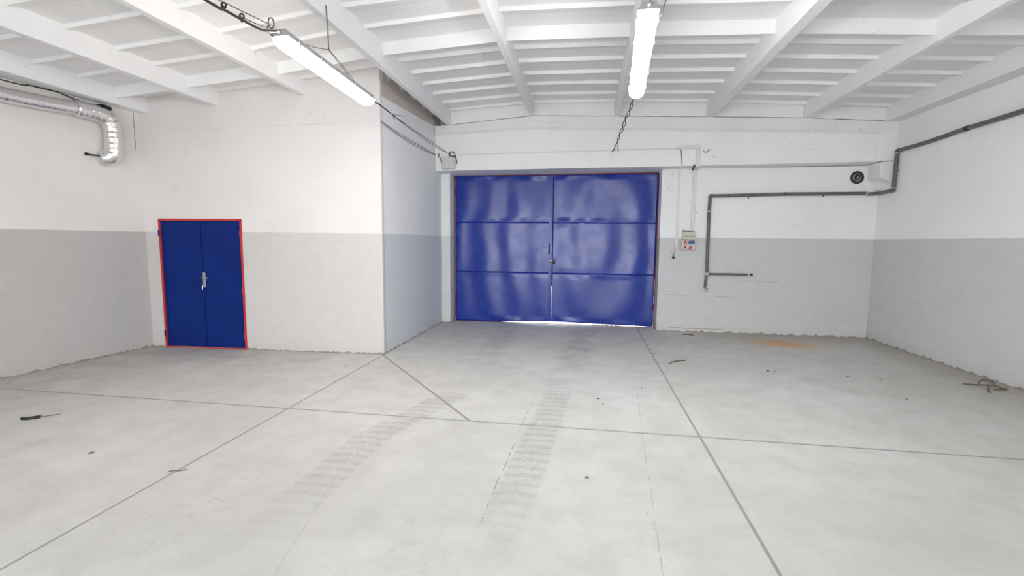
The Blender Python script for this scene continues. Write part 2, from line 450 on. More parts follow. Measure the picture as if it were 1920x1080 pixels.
# patch of rough plaster swelling at the foot of the right-hand jamb
bm = NB()
prism(bm, [(9.62, -.01), (9.575, -.01), (9.59, .05), (9.605, .16), (9.62, .22)], 'x', 1.425, 5.2)
obj('plaster_foot', bm, mw_far, wall_far)
ringtop = [(-3.1, 3.985), (-2.7, 3.99), (-1.07, 4.118), (.5, 4.062), (2.14, 4.0), (3.74, 3.935), (5.3, 3.83)]
ringmid = [(-3.1, 3.83), (-2.94, 3.833), (-1.05, 3.897), (.55, 3.835), (3.69, 3.726), (5.3, 3.65)]
ringbot = [(-3.1, 3.12), (-2.7, 3.126), (1.34, 3.15), (3.7, 3.171), (5.3, 3.19)]
def xs(a, b, n): return [a+(b-a)*i/n for i in range(n+1)]
def loft(bm, sections, close=True):
    prev = None
    for s in sections:
        r = [bm.verts.new(p) for p in s]
        if prev:
            for i in range(len(r)): bm.faces.new((prev[i], prev[(i+1) % len(r)], r[(i+1) % len(r)], r[i]))
        else: bm.faces.new(r)
        prev = r
    bm.faces.new(prev[::-1]); return bm
bm = NB()
loft(bm, [[(x, 9.26, interp(ringbot, x)), (x, 10.0, interp(ringbot, x)), (x, 10.0, ZT), (x, 9.6, ZT), (x, 9.6, interp(ringtop, x)-.01), (x, 9.26, interp(ringtop, x)-.01)] for x in xs(-3.09, 5.4, 60)])
obj('ring_beam', bm, m_ring, wall_far, label='rough white concrete lintel beam over the gate')
bm = NB()
def wob(x, s, k): return k*mnoise.noise(Vector((x*s, 3.3, 1.7)))
loft(bm, [[(x, 9.2595, interp(ringmid, x)-.022), (x, 9.205, interp(ringmid, x)+.022+wob(x, 3, .004)), (x, 9.200+wob(x, 5, .006), interp(ringtop, x)+wob(x, 6, .006)), (x, 9.55, interp(ringtop, x))] for x in xs(-3.0, 5.3, 110)])
obj('capping_course', bm, m_course, wall_far, label='crumbly capping course under the ceiling beams')
bm = NB(); hexa(bm, [(4.93, 9.23, 3.19), (5.3, 9.20, 3.19), (5.3, 9.30, 3.19), (4.93, 9.27, 3.19), (4.95, 9.22, 3.83), (5.3, 9.20, 3.83), (5.3, 9.30, 3.83), (4.95, 9.27, 3.83)])
obj('pilaster', bm, m_ring, wall_far, bevel=.01)
bm = NB()
hexa(bm, [(5.02, 9.25, 2.93), (5.25, 9.25, 2.80), (5.25, 9.63, 2.74), (5.02, 9.63, 2.90), (5.02, 9.25, 3.175), (5.25, 9.25, 3.19), (5.25, 9.63, 3.19), (5.02, 9.63, 3.175)])
hexa(bm, [(5.03, 9.60, 2.905), (5.25, 9.26, 2.80), (5.26, 9.30, 2.66), (5.14, 9.63, 2.74), (5.03, 9.63, 2.95), (5.25, 9.30, 2.95), (5.25, 9.40, 2.95), (5.14, 9.64, 2.95)])
obj('corbel', bm, mw_far, wall_far, bevel=.012)
bm = NB()
# wall behind the viewer with a wide open doorway
OX0, OX1, OZ = -4.3, 2.1, 3.3
box(bm, -8.4, OX0, YB-.25, YB, -.02, ZT); box(bm, OX1, 5.8, YB-.25, YB, -.02, ZT); box(bm, OX0, OX1, YB-.25, YB, OZ, ZT)
obj('wall_back', bm, mw_right, kind='structure', label='white wall behind the viewer with a wide open doorway', cat='wall')

# ------------------------------------------------------------------ ceiling: beams and corrugated sheets
zh_tab = [(-7.3, 3.84), (-6.6, 3.89), (-5.55, 3.98), (-4.13, 4.10), (-2.66, 4.275), (-1.07, 4.365), (.5, 4.335), (2.07, 4.28), (3.7, 4.18), (5.4, 4.08)]
def zh(x): return interp(zh_tab, x)
bm = NB(); box(bm, -8.4, 5.8, YB-.3, 10.3, ZT-.02, ZT+.1)
ceiling = obj('ceiling', bm, m_ceil, kind='structure', label='white ceiling of concrete beams and corrugated sheets', cat='ceiling')
beams = [   # x left, x right (bottom face), bottom z, far end y
    (-7.35, -6.70, 3.650, 6.56), (-5.63, -5.53, 3.735, 6.62), (-4.24, -4.15, 3.865, 6.68), (-2.745, -2.655, 3.985, 9.25),
    (-1.125, -1.035, 4.122, 9.25), (.462, .552, 4.060, 9.25), (2.070, 2.212, 4.000, 9.25), (3.69, 3.78, 3.935, 9.25), (5.00, 5.40, 3.835, 9.25)]
for i, (a, b, z, ye) in enumerate(beams):
    bm = NB(); fl = .012   # sides flare slightly upwards
    n = 26; secs = []
    for k in range(n+1):
        y = YB+(ye+.05-YB)*k/n
        j = .004*mnoise.noise(Vector((y*1.3, i*5.1, 0)))
        zt = max(zh(a), zh(b))+.12
        secs.append([(a+j+.006, y, z), (b+j-.006, y, z), (b+j, y, z+.008), (b+fl+j, y, zt), (a-fl+j, y, zt), (a+j, y, z+.008)])
    loft(bm, secs)
    obj('beam', bm, m_beam, ceiling)
base_drops = [9.05, 8.575, 8.03, 7.53, 7.02, 6.54, 6.015]
dy = [5.50, 5.00, 4.44, 3.93, 3.42, 2.90, 2.38, 1.86, 1.34, .82, .30, -.22, -.74, -1.26, -1.78, -2.3, -2.82, -3.34, -3.86]
alld = sorted(base_drops+dy)
deep = {6.015: .155, 2.90: .12, -.22: .12}
def profile(y0, y1):
    P = []
    for d in alld:
        dd = deep.get(d, .05 if d > 6.2 else .042)
        P += [(d-.012, 0.0), (d-.004, -.006), (d+.004, -dd)]
        if dd > .1: P += [(d+.02, -dd), (d+.37, -.022), (d+.43, -.004)]
        else: P += [(d+.025, -dd+.002), (d+.13, -.012), (d+.19, -.001)]
    P = [p for p in P if y0 < p[0] < y1]
    def at(y):
        Q = [(-99, 0)]+[(a, b) for a, b in P0]+[(99, 0)]
        return interp(Q, y)
    return P
def sheet(xa, xb, y0, y1):
    P = profile(y0, y1)
    P = [(y0, P[0][1] if not P else 0.0)]+P+[(y1, 0.0 if y1 > 9.1 or y1 < 6.1 else 0.0)]
    bm = NB(); prev = None
    K = 5
    for (y, dz) in P:
        row = []
        for k in range(K):
            x = xa+(xb-xa)*k/(K-1)
            row.append(bm.verts.new((x, y, zh(xa)+(zh(xb)-zh(xa))*k/(K-1)+dz+.004*mnoise.noise(Vector((x*.9, y*1.1, 2))))))
        ur = [bm.verts.new((x, y, max(zh(xa), zh(xb))+.10)) for x in (xa, xb)]
        if prev:
            pr, pu = prev
            for k in range(K-1): bm.faces.new((pr[k], pr[k+1], row[k+1], row[k]))
            bm.faces.new((pu[0], pu[1], ur[1], ur[0]))
            bm.faces.new((pr[0], row[0], ur[0], pu[0])); bm.faces.new((pr[-1], pu[1], ur[1], row[-1]))
        else: bm.faces.new(row+[ur[1], ur[0]])
        prev = (row, ur)
    bm.faces.new(prev[0]+[prev[1][1], prev[1][0]])
    obj('corrugated_sheet', bm, m_ceil, ceiling)
for i in range(len(beams)-1):
    xa = beams[i][1]-.03; xb = beams[i+1][0]+.03
    ye = 9.40 if i >= 3 else 6.75+0*i
    if i == 2:     # this bay passes over the partition corner
        ye = 9.40
    sheet(xa, xb, 6.003, ye); sheet(xa, xb, 2.888, 6.003); sheet(xa, xb, -.232, 2.888); sheet(xa, xb, YB-.1, -.232)
    if i >= 3:     # upstand closing the bay above the lintel, with a curved top where the render was floated
        bm = NB(); secs = []
        for k in range(13):
            t = k/12; x = xa+.02+(xb-xa-.04)*t
            zt = zh(xa)+(zh(xb)-zh(xa))*t
            secs.append([(x, 9.185-.04*max(0, abs(2*t-1)-.55)**1.5, interp(ringtop, x)+.010+.016*mnoise.noise(Vector((x*4, 1, 8)))), (x, 9.45, interp(ringtop, x)+.008), (x, 9.45, zt+.03), (x, 9.185-.12*max(0, abs(2*t-1)-.6)**1.5, zt+.02)])
        loft(bm, secs); obj('upstand', bm, m_beam, ceiling, smooth=True, autosmooth=40)

# ------------------------------------------------------------------ door_1: the big blue gate
gate = empty('door_1', (-.70, 9.95, 0), 'big dented blue sheet-metal double gate in the far wall', 'gate', kind='structure')
def rel(o, parent):      # keep world coordinates while parenting to an empty that sits at its own place
    o.parent = parent; o.matrix_parent_inverse = parent.matrix_basis.inverted(); return o
def dent(x, z, row, leaf):
    rx = (x-.38)+.10*mnoise.noise(Vector((x*.8, z*1.3, 5+row)))+(0, .07, -.05)[row]; rz = (z-1.72)*(.42 if row != 1 else .36)
    r = math.sqrt(rx*rx+rz*rz)
    h = .0068*math.sin(2*PI*r/.60+.6)
    h += .0034*math.sin(2*PI*(x*.9+.35*math.sin(z*1.7+row))/.95+row*1.3)
    h += .008*mnoise.noise(Vector((x*1.1, z*.9+row*3, 4.2+leaf)))
    h += .0045*mnoise.noise(Vector((x*2.6, z*1.6+row*7, 9.2)))
    h += .0003*mnoise.noise(Vector((x*9, z*7, 1.2)))
    return h
rows = [(None, 1.075), (1.075, 2.135), (2.135, 3.115)]
for leaf, (xa, xb) in enumerate(((-2.795, -.706), (-.702, 1.399))):
    bm = NB()
    botf = (lambda x: .002+.046*max(0, (x+1.9)/1.15)) if leaf == 0 else (lambda x: .048-.040*(x+.7)/2.1)
    # perimeter tube frame of the leaf, behind the sheets
    for (u0, u1, v0, v1) in ((xa, xa+.04, .06, 3.11), (xb-.04, xb, .06, 3.11), (xa, xb, 3.07, 3.11), (xa, xb, 1.05, 1.09), (xa, xb, 2.11, 2.15), (xa, xb, .06, .10)):
        box(bm, u0, u1, 9.975, 10.01, v0, v1)
    lf = rel(obj('leaf', bm, m_blue), gate)
    for r, (z0, z1) in enumerate(rows):
        bm = NB(); nx, nz = 84, 44; grid = []
        for j in range(nz+1):
            row = []
            for i in range(nx+1):
                x = xa+(xb-xa)*i/nx; lo = botf(x) if z0 is None else z0-.001
                z = lo+(z1-lo)*j/nz
                ex = min(i/nx, 1-i/nx, .08)/.08; ez = min(j/nz, 1-j/nz, .12)/.12
                e2 = ez*ez*(3-2*ez); h = (dent(x, z, r, leaf)*e2+dent(x, z, 1, 0)*(1-e2))*min(1, ex*.8+.2)
                row.append(bm.verts.new((x, 9.966-h-.0006*r, z)))
            grid.append(row)
        for j in range(nz):
            for i in range(nx): bm.faces.new((grid[j][i], grid[j][i+1], grid[j+1][i+1], grid[j+1][i]))
        o = obj('sheet', bm, m_blue, None, smooth=True)
        sm = o.modifiers.new('thickness', 'SOLIDIFY'); sm.thickness = .003; sm.offset = 0
        o.parent = lf
bm = NB(); box(bm, -.73, -.68, 10.0, 10.02, .80, 3.11); rel(obj('seam_light_stop', bm, m_blue), gate)  # added bar behind the leaves, stops daylight through the upper seam
bm = NB(); box(bm, 1.37, 1.42, 10.0, 10.02, 1.0, 3.14); rel(obj('gap_light_stop', bm, m_blue), gate)  # added backing, cuts the daylight leaking past the right edge
bm = NB(); box(bm, -2.83, 1.42, 10.0, 10.02, 3.08, 3.16); rel(obj('gap_light_stop', bm, m_blue), gate)  # added backing, blocks the light leak over the leaves
# lapping strip on the left leaf beside the meeting edge
bm = NB(); box(bm, -.775, -.735, 9.944, 9.964, .06, 3.11); rel(obj('lap_strip', bm, m_blue, bevel=.002), gate)
bm = NB(); box(bm, -.728, -.705, 9.950, 9.966, .08, 3.11); rel(obj('lap_strip', bm, m_blue, bevel=.002), gate)
bm = NB(); tube(bm, [(-.765, 9.94, 1.70), (-.765, 9.905, 1.69), (-.765, 9.90, 1.60), (-.765, 9.905, 1.50), (-.765, 9.94, 1.49)], .012, 8, 5)
rel(obj('handle', bm, simple('dark_blue_steel', (.01, .02, .08), .4), smooth=True, label='dark bar handle on the left leaf'), gate)
bm = NB(); box(bm, -.76, -.66, 9.93, 9.962, 1.315, 1.345)
hasp = rel(obj('hasp', bm, m_steel, bevel=.003), gate)
bm = NB(); box(bm, -.69, -.635, 9.905, 9.935, 1.275, 1.335); tube(bm, [(-.685, 9.92, 1.33), (-.69, 9.92, 1.365), (-.663, 9.92, 1.378), (-.638, 9.92, 1.365), (-.64, 9.92, 1.33)], .006, 6, 4)
rel(obj('padlock', bm, m_black, bevel=.004), gate)
bm = NB(); disc(bm, (-.725, 9.935, 1.345), (0, -1, 0), .012, .02, 12)
rel(obj('bolt', bm, m_chrome, label='bright bolt end beside the padlock'), gate)
for x, z in ((-.94, 1.617), (-.885, 1.62), (-.845, 1.62), (-.82, 1.62), (-.615, 1.565), (-.545, 1.57), (-1.06, .83), (-.86, .83), (-.3, .27), (.05, .22), (.31, .5)):
    bm = NB(); disc(bm, (x, 9.962, z), (0, -1, 0), .010, .008, 8, .006); rel(obj('rivet', bm, m_blue), gate)
bm = NB()
box(bm, GX0, GX0+.03, 9.945, 10.0, 0, 3.13); box(bm, 1.404, GX1, 9.945, 10.0, 0, 3.14); box(bm, GX0, GX1, 9.97, 10.0, 3.115, 3.14)
box(bm, GX0, GX1, 9.93, 9.99, -.005, .006)
rel(obj('frame', bm, m_red_dark, bevel=.002, label='thin dull red steel frame'), gate)
for z in (.42, 2.8):
    bm = NB(); tube(bm, [(1.398, 9.945, z-.07), (1.398, 9.945, z+.07)], .013, 10); rel(obj('hinge', bm, m_red_dark, smooth=True, autosmooth=40), gate)
    bm = NB(); tube(bm, [(-2.80, 9.945, z-.07), (-2.80, 9.945, z+.07)], .013, 10); rel(obj('hinge', bm, m_red_dark, smooth=True, autosmooth=40), gate)
# tatters of black draught seal under the right leaf
for i in range(9):
    x = .20+.07*i+random.uniform(-.02, .02)
    bm = NB(); tube(bm, [(x, 9.955, .045), (x+random.uniform(-.03, .03), 9.94, .02), (x+random.uniform(-.05, .05), 9.93, .006)], .007, 6)
    rel(obj('seal_tatter', bm, m_black), gate)

# ------------------------------------------------------------------ door_2: small blue double door
door = empty('door_2', pf((D0+D1)/2, 0, 0), 'small blue double door with a red frame in the partition wall', 'door', kind='structure')
DM = 2.945
for (a, b) in ((D0+.035, DM-.002), (DM+.002, D1-.03)):
    bm = NB(); fbox(bm, a, b, .012, .055, .018, DZ-.032)
    lf = rel(obj('leaf', bm, m_blue_door, bevel=.003), door)
    bm = NB(); fbox(bm, a+.02, b-.02, .006, .013, .04, DZ-.055)
    p = obj('face_panel', bm, m_blue_door, bevel=.002); p.parent = lf
bm = NB(); fbox(bm, DM-.012, DM+.018, -.003, .009, .03, DZ-.035); rel(obj('lap_strip', bm, m_blue_door, bevel=.003), door)
bm = NB(); fbox(bm, D1-.075, D1-.066, .001, .009, .06, DZ-.06); rel(obj('edge_rib', bm, m_blue_door), door)
bm = NB()
fbox(bm, D0, D0+.034, -.008, .06, 0, DZ); fbox(bm, D1-.026, D1, -.008, .06, 0, DZ); fbox(bm, D0, D1, -.008, .06, DZ-.032, DZ); fbox(bm, D0, D1, -.006, .06, 0, .014)
rel(obj('frame', bm, m_red, bevel=.002, label='thin bright red steel frame'), door)
for s, zs in ((D0+.024, (1.82, .95, .22)), (D1-.012, (1.82, .22))):
    for z in zs:
        bm = NB(); tube(bm, [pf(s, -.016, z-.05), pf(s, -.016, z+.05)], .011, 10); rel(obj('hinge', bm, m_blue_door if s > 3 else m_red, smooth=True, autosmooth=40), door)
HS = 2.905
bm = NB(); prism(bm, [(HS-.021, .99), (HS-.015, .975), (HS+.015, .975), (HS+.021, .99), (HS+.021, 1.20), (HS+.014, 1.215), (HS-.014, 1.215), (HS-.021, 1.20)], 'y', 0, 1)
for v in bm.verts: v.co = Vector(pf(v.co.x, -.002-.009*v.co.y+.002, v.co.z))
plate = rel(obj('handle_plate', bm, m_chrome, bevel=.002, label='steel handle plate'), door)
bm = NB(); tube(bm, [pf(HS, -.01, 1.13), pf(HS, -.055, 1.13), pf(HS-.03, -.058, 1.13), pf(HS-.115, -.055, 1.132)], .0095, 8)
tube(bm, [pf(HS+.03, -.03, 1.128), pf(HS, -.03, 1.128)], .008, 8)
lv = obj('lever', bm, m_chrome, smooth=True, autosmooth=50, label='lever handle'); lv.parent = door; lv.matrix_parent_inverse = door.matrix_basis.inverted()
bm = NB(); disc(bm, pf(HS, -.01, 1.02), (sn, -cs, 0), .015, .02, 12)
box_k = pf(HS+.012, -.035, .995)
tube(bm, [pf(HS, -.03, 1.02), pf(HS+.012, -.034, 1.0)], .006, 6); tube(bm, [pf(HS+.012, -.034, 1.0), pf(HS+.016, -.034, .945)], .010, 6)
rel(obj('key', bm, m_chrome, label='keys hanging from the lock'), door)

# ------------------------------------------------------------------ fluorescent luminaires
def luminaire(c1, c2, glow, label):
    c1, c2 = Vector(c1), Vector(c2); ax = c2-c1; L = ax.length; mid = (c1+c2)/2
    t = empty('fluorescent_light', mid, label, 'light', 'sealed fluorescent lights hanging from the ceiling')
    y = ax.normalized(); x = y.cross(Vector((0, 0, 1))).normalized(); z = x.cross(y)
    t.matrix_basis = Matrix.Translation(mid) @ Matrix((x, y, z)).transposed().to_4x4()
    h = L/2
    # grey tub: trapezoid section with a lip
    sec = [(-.055, .045), (.055, .045), (.072, .0), (.082, .0), (.082, -.012), (-.082, -.012), (-.082, .0), (-.072, .0)]
    bm = NB(); prism(bm, [(p[0], p[1]) for p in sec], 'y', -h, h); obj('housing', bm, m_housing, t, bevel=.003)
    # bulging lit diffuser with rounded tapering ends
    bm = NB(); prof = []
    for k in range(13):
        a = PI*k/12; prof.append((math.cos(a), -math.sin(a)**.55))
    secs = []
    for yy, s, d in ((-h+.006, .88, .35), (-h+.03, .98, .8), (-h+.07, 1, 1), (0, 1, 1), (h-.07, 1, 1), (h-.03, .98, .8), (h-.006, .88, .35)):
        secs.append([(.077*s*p[0], yy, -.0125+.082*d*p[1]) for p in prof])
    loft(bm, secs); obj('diffuser', bm, glow, t, smooth=True, autosmooth=60, label='glowing white diffuser')
    for sy in (-1, 1):
        bm = NB(); tube(bm, [(.0, sy*h, .018), (0, sy*(h+.03), .018)], .013, 10); obj('cable_gland', bm, m_housing, t, smooth=True, autosmooth=40)
        for sx in (-1, 1):
            bm = NB(); box(bm, sx*.079, sx*.090, sy*(h-.16)-.012, sy*(h-.16)+.012, -.03, .012); obj('clip', bm, m_housing, t, bevel=.001)
            bm = NB(); box(bm, sx*.079, sx*.090, sy*(h-.5)-.012, sy*(h-.5)+.012, -.03, .012); obj('clip', bm, m_housing, t, bevel=.001)
    return t
luminaire((-2.565, 3.76, 3.44), (-2.555, 5.40, 3.385), m_glow_warm, 'lit fluorescent light hanging left, in front of the partition corner')
luminaire((.425, 3.88, 3.52), (.50, 5.48, 3.38), m_glow_cool, 'lit fluorescent light hanging on the right, above the gate axis')

# cables and wires of the left light
c = empty('power_cable', (-2.6, 2.0, 3.40), 'dark power cable slung along a wire to the left light', 'cable')
bm = NB(); tube(bm, [(-2.62, -3.9, 3.35), (-2.62, 0, 3.36), (-2.6, 1.6, 3.335), (-2.6, 3.03, 3.362), (-2.6, 3.18, 3.375), (-2.59, 3.42, 3.385), (-2.585, 3.58, 3.40), (-2.57, 3.72, 3.445)], .010, 8, 6)
rel(obj('sheath', bm, m_cable, smooth=True), c)
bm = NB(); tube(bm, [(-2.60, -3.9, 3.42), (-2.60, 3.10, 3.415), (-2.56, 3.72, 3.475)], .004, 6); rel(obj('carrier_wire', bm, m_wire), c)
bm = NB(); tube(bm, [(-2.6, 3.35, 3.40), (-2.58, 3.6, 3.43), (-2.57, 3.73, 3.455)], .004, 6, 4); rel(obj('carrier_wire', bm, m_wire), c)
for y in (1.2, 1.7, 2.2, 2.7, 3.19, 3.37):
    bm = NB(); torus(bm, (-2.6, y, 3.405+.03*(y-3.19)), (0, 1, .1), .018, .007, 14, 6); box(bm, -2.606, -2.594, y-.008, y+.008, 3.37, 3.40)
    rel(obj('cable_clip', bm, m_cable, smooth=False), c)
bm = NB(); torus(bm, (-2.585, 3.69, 3.50), (.35, .8, .2), .038, .005, 22, 6); tube(bm, [(-2.62, 3.69, 3.48), (-2.62, 3.71, 3.44), (-2.60, 3.74, 3.41)], .005, 6, 3)
rel(obj('cable_loop', bm, m_cable, smooth=True), c)
c = empty('support_wire', (-2.60, 4.60, 3.64), 'thin forked wire holding up the left light from a beam hook', 'wire')
bm = NB(); tube(bm, [(-2.645, 4.65, 4.06), (-2.60, 4.60, 3.64)], .003, 5); tube(bm, [(-2.645, 4.66, 4.05), (-2.61, 4.62, 3.85), (-2.597, 4.60, 3.64)], .003, 5)
rel(obj('hanging_strand', bm, m_wire), c)
bm = NB(); tube(bm, [(-2.60, 4.60, 3.64), (-2.58, 4.30, 3.55), (-2.565, 3.92, 3.46)], .0035, 5, 4); rel(obj('fork_strand', bm, m_wire), c)
bm = NB(); tube(bm, [(-2.60, 4.60, 3.64), (-2.565, 5.22, 3.415)], .0035, 5); tube(bm, [(-2.598, 4.61, 3.64), (-2.57, 4.9, 3.545), (-2.56, 5.24, 3.41)], .003, 5, 3); rel(obj('fork_strand', bm, m_wire), c)
bm = NB(); torus(bm, (-2.60, 4.60, 3.645), (1, 0, 0), .010, .004, 12, 5); rel(obj('knot', bm, m_wire), c)
bm = NB(); torus(bm, (-2.648, 4.65, 4.075), (0, 1, 0), .010, .004, 12, 5); rel(obj('hook', bm, m_wire), c)
c = empty('light_cable', (-2.6, 7.2, 3.40), 'dark cable sagging from the left light to the corner junction box', 'cable')
bm = NB(); tube(bm, [(-2.555, 5.42, 3.385), (-2.58, 5.72, 3.42), (-2.61, 6.25, 3.418), (-2.64, 7.0, 3.42), (-2.67, 7.9, 3.43), (-2.70, 9.05, 3.435)], [.009, .009, .006, .005, .005, .005], 6, 6)
rel(obj('sheath', bm, m_cable, smooth=True), c)
bm = NB(); tube(bm, [(-2.60, 6.2, 3.415), (-2.63, 6.7, 3.40), (-2.65, 7.2, 3.40), (-2.66, 7.9, 3.385), (-2.68, 8.5, 3.40), (-2.70, 9.05, 3.435)], .004, 6, 6); rel(obj('strand', bm, m_cable), c)
bm = NB(); tube(bm, [(-2.61, 6.22, 3.43), (-2.605, 6.25, 3.37)], .006, 6); tube(bm, [(-2.61, 6.2, 3.42), (-2.53, 6.3, 3.43), (-2.47, 6.28, 3.41)], .003, 5, 3)
rel(obj('cable_tie', bm, m_black), c)
# wires around the right light
c = empty('suspension_wire', (.45, 3.8, 3.7), 'dark wires holding the near end of the right light', 'wire')
for pts, r in (([(.43, 3.86, 3.56), (.42, 3.9, 3.68), (.435, 3.95, 3.80), (.44, 3.98, 4.07)], .0035), ([(.44, 3.86, 3.56), (.50, 3.88, 3.66), (.515, 3.90, 3.70), (.508, 3.90, 4.058)], .007), ([(.53, 4.0, 3.50), (.56, 3.92, 3.60), (.60, 3.88, 3.70), (.64, 3.86, 3.86), (.66, 3.84, 4.27)], .0035)):
    bm = NB(); tube(bm, pts, r, 6, 3); rel(obj('strand', bm, m_black, smooth=True), c)
bm = NB(); torus(bm, (.60, 3.88, 3.71), (0, 1, .3), .010, .007, 12, 6); rel(obj('knot', bm, m_black), c)
bm = NB(); torus(bm, (.44, 3.86, 3.565), (1, 0, 0), .010, .004, 12, 6); rel(obj('eyelet', bm, m_chrome, label='bright eyelet'), c)
c = empty('twisted_cable', (.48, 7.4, 3.4), 'black twisted cable drooping from the right light to the lintel', 'cable')
P0, P1 = Vector((.50, 5.50, 3.375)), Vector((.46, 9.2, 3.44))
for ph in (0, 2.4):
    pts = []
    for k in range(41):
        t = k/40; p = P0.lerp(P1, t)+Vector((0, 0, .02*math.sin(PI*t)))
        amp = .022*math.sin(PI*min(1, t*1.15))**.7 if t < .87 else .006
        a = t*2*PI*3.6+ph
        pts.append(p+Vector((amp*math.cos(a)+.05*t*(1-t), 0, amp*math.sin(a)*.8)))
    bm = NB(); tube(bm, pts, .0055, 6); rel(obj('strand', bm, m_black, smooth=True), c)
bm = NB(); tube(bm, [(.50, 8.6, 3.47), (.53, 9.0, 3.44), (.555, 9.21, 3.415)], .005, 6, 3); tube(bm, [(.46, 9.15, 3.44), (.42, 9.22, 3.42)], .006, 6); rel(obj('strand', bm, m_black), c)

# ------------------------------------------------------------------ electrics on the lintel and far wall
c = empty('junction_box', (-2.725, 9.24, 3.27), 'pale grey square junction box at the left end of the lintel', 'junction box')
bm = NB(); box(bm, -2.855, -2.60, 9.19, 9.258, 3.155, 3.385); rel(obj('case', bm, m_boxgrey, bevel=.008), c)
bm = NB(); box(bm, -2.848, -2.607, 9.178, 9.189, 3.162, 3.378); rel(obj('lid', bm, m_boxgrey, bevel=.006), c)
for x, z in ((-2.83, 3.18), (-2.625, 3.18), (-2.83, 3.36), (-2.625, 3.36)):
    bm = NB(); disc(bm, (x, 9.178, z), (0, -1, 0), .006, .003, 10); rel(obj('screw', bm, m_steel), c)
c = empty('coiled_cable', (-2.66, 9.21, 3.43), 'black cable coil hanging over the corner junction box', 'cable')
for k in range(3):
    bm = NB(); torus(bm, (-2.655+.006*k, 9.19, 3.425+.008*k), (.15*k-.1, .75, .7), .062-.004*k, .0055, 26, 6); rel(obj('coil', bm, m_black, smooth=True), c)
bm = NB(); tube(bm, [(-2.59, 9.2, 3.43), (-2.575, 9.205, 3.36), (-2.555, 9.215, 3.29), (-2.575, 9.22, 3.245)], .008, 6, 5); rel(obj('tail', bm, m_black, smooth=True), c)
bm = NB(); tube(bm, [(-2.93, 9.235, 3.46), (-2.935, 9.235, 3.40), (-2.915, 9.235, 3.38), (-2.88, 9.235, 3.31), (-2.86, 9.225, 3.27)], .009, 6, 4)
obj('wall_lead', bm, m_black, label='short black lead between partition corner and junction box', cat='cable')
c = empty('wire_pair', (-3.0, 8.0, 3.42), 'pair of grey painted wires along the partition side wall', 'wire')
for z0, sag in ((3.475, .00), (3.462, .03)):
    bm = NB(); tube(bm, [(-3.003, 6.70, z0), (-3.003, 7.4, z0-.03-sag*.7), (-3.003, 8.3, z0-.035-sag), (-3.003, 9.24, z0-.03)], .006, 6, 6); rel(obj('wire', bm, m_cable_grey, smooth=True), c)
bm = NB(); tube(bm, [pf(.01, -.005, 3.465), pf(1.5, -.005, 3.43), pf(3.7, -.005, 3.38)], .004, 6)
obj('painted_wire', bm, mw_box, label='thin white painted wire across the upper partition wall', cat='wire')

c = empty('cable_trunking', (0, 9.25, 3.45), 'long thin white trunking along the lintel, turning down at its right end', 'trunking')
bm = NB(); hexa(bm, [(-2.55, 9.243, 3.425), (1.62, 9.243, 3.462), (1.62, 9.2595, 3.462), (-2.55, 9.2595, 3.425), (-2.55, 9.243, 3.445), (1.62, 9.243, 3.482), (1.62, 9.2595, 3.482), (-2.55, 9.2595, 3.445)])
rel(obj('thin_run', bm, m_trunk, bevel=.002), c)
bm = NB(); hexa(bm, [(1.60, 9.225, 3.455), (2.02, 9.225, 3.462), (2.02, 9.2595, 3.462), (1.60, 9.2595, 3.455), (1.60, 9.225, 3.515), (2.02, 9.225, 3.522), (2.02, 9.2595, 3.522), (1.60, 9.2595, 3.515)])
rel(obj('wide_run', bm, m_trunk, bevel=.003), c)
bm = NB(); box(bm, 1.945, 2.015, 9.222, 9.2595, 3.16, 3.46); rel(obj('down_run', bm, m_trunk, bevel=.003), c)
c = empty('conduit', (2.0, 9.6, 3.1), 'wide white conduit from under the lintel down to the socket panel', 'conduit')
bm = NB(); hexa(bm, [(1.945, 9.222, 3.135), (2.015, 9.222, 3.135), (2.06, 9.62, 3.12), (1.985, 9.62, 3.12), (1.945, 9.222, 3.16), (2.015, 9.222, 3.16), (2.06, 9.62, 3.15), (1.985, 9.62, 3.15)])
rel(obj('under_run', bm, m_trunk), c)
bm = NB(); tube(bm, [(1.925, 9.235, 3.16), (1.97, 9.60, 3.125)], .016, 6); rel(obj('black_lead', bm, m_black, label='black lead tucked under the lintel'), c)
bm = NB(); box(bm, 1.985, 2.050, 9.59, 9.6195, 1.96, 3.14); rel(obj('wall_run', bm, m_trunk, bevel=.003), c)
bm = NB(); tube(bm, [(1.655, 9.235, 3.455), (1.68, 9.235, 3.42), (1.695, 9.237, 3.30), (1.71, 9.24, 3.16)], .006, 6, 5)
obj('short_cable', bm, m_black, label='short black cable dropping from the trunking down the lintel', cat='cable')
bm = NB(); box(bm, 1.715, 1.755, 9.60, 9.6195, 1.73, 3.14)
obj('conduit', bm, m_trunk, bevel=.003, label='narrow white conduit down the wall to the small switch box', cat='conduit')

c = empty('socket_panel', (1.94, 9.62, 1.60), 'cream distribution panel with red and blue sockets right of the gate', 'socket panel')
bm = NB(); box(bm, 1.815, 2.08, 9.54, 9.62, 1.605, 1.80); rel(obj('socket_case', bm, m_cream, bevel=.012), c)
bm = NB(); hexa(bm, [(1.825, 9.49, 1.805), (2.07, 9.49, 1.805), (2.07, 9.62, 1.805), (1.825, 9.62, 1.805), (1.835, 9.535, 1.965), (2.06, 9.535, 1.955), (2.06, 9.62, 1.955), (1.835, 9.62, 1.965)])
fu = rel(obj('fuse_cover', bm, m_cream, bevel=.012), c)
bm = NB(); hexa(bm, [(1.85, 9.497, 1.862), (2.045, 9.497, 1.862), (2.045, 9.53, 1.862), (1.85, 9.53, 1.862), (1.85, 9.502, 1.882), (2.045, 9.502, 1.882), (2.045, 9.53, 1.882), (1.85, 9.53, 1.882)])
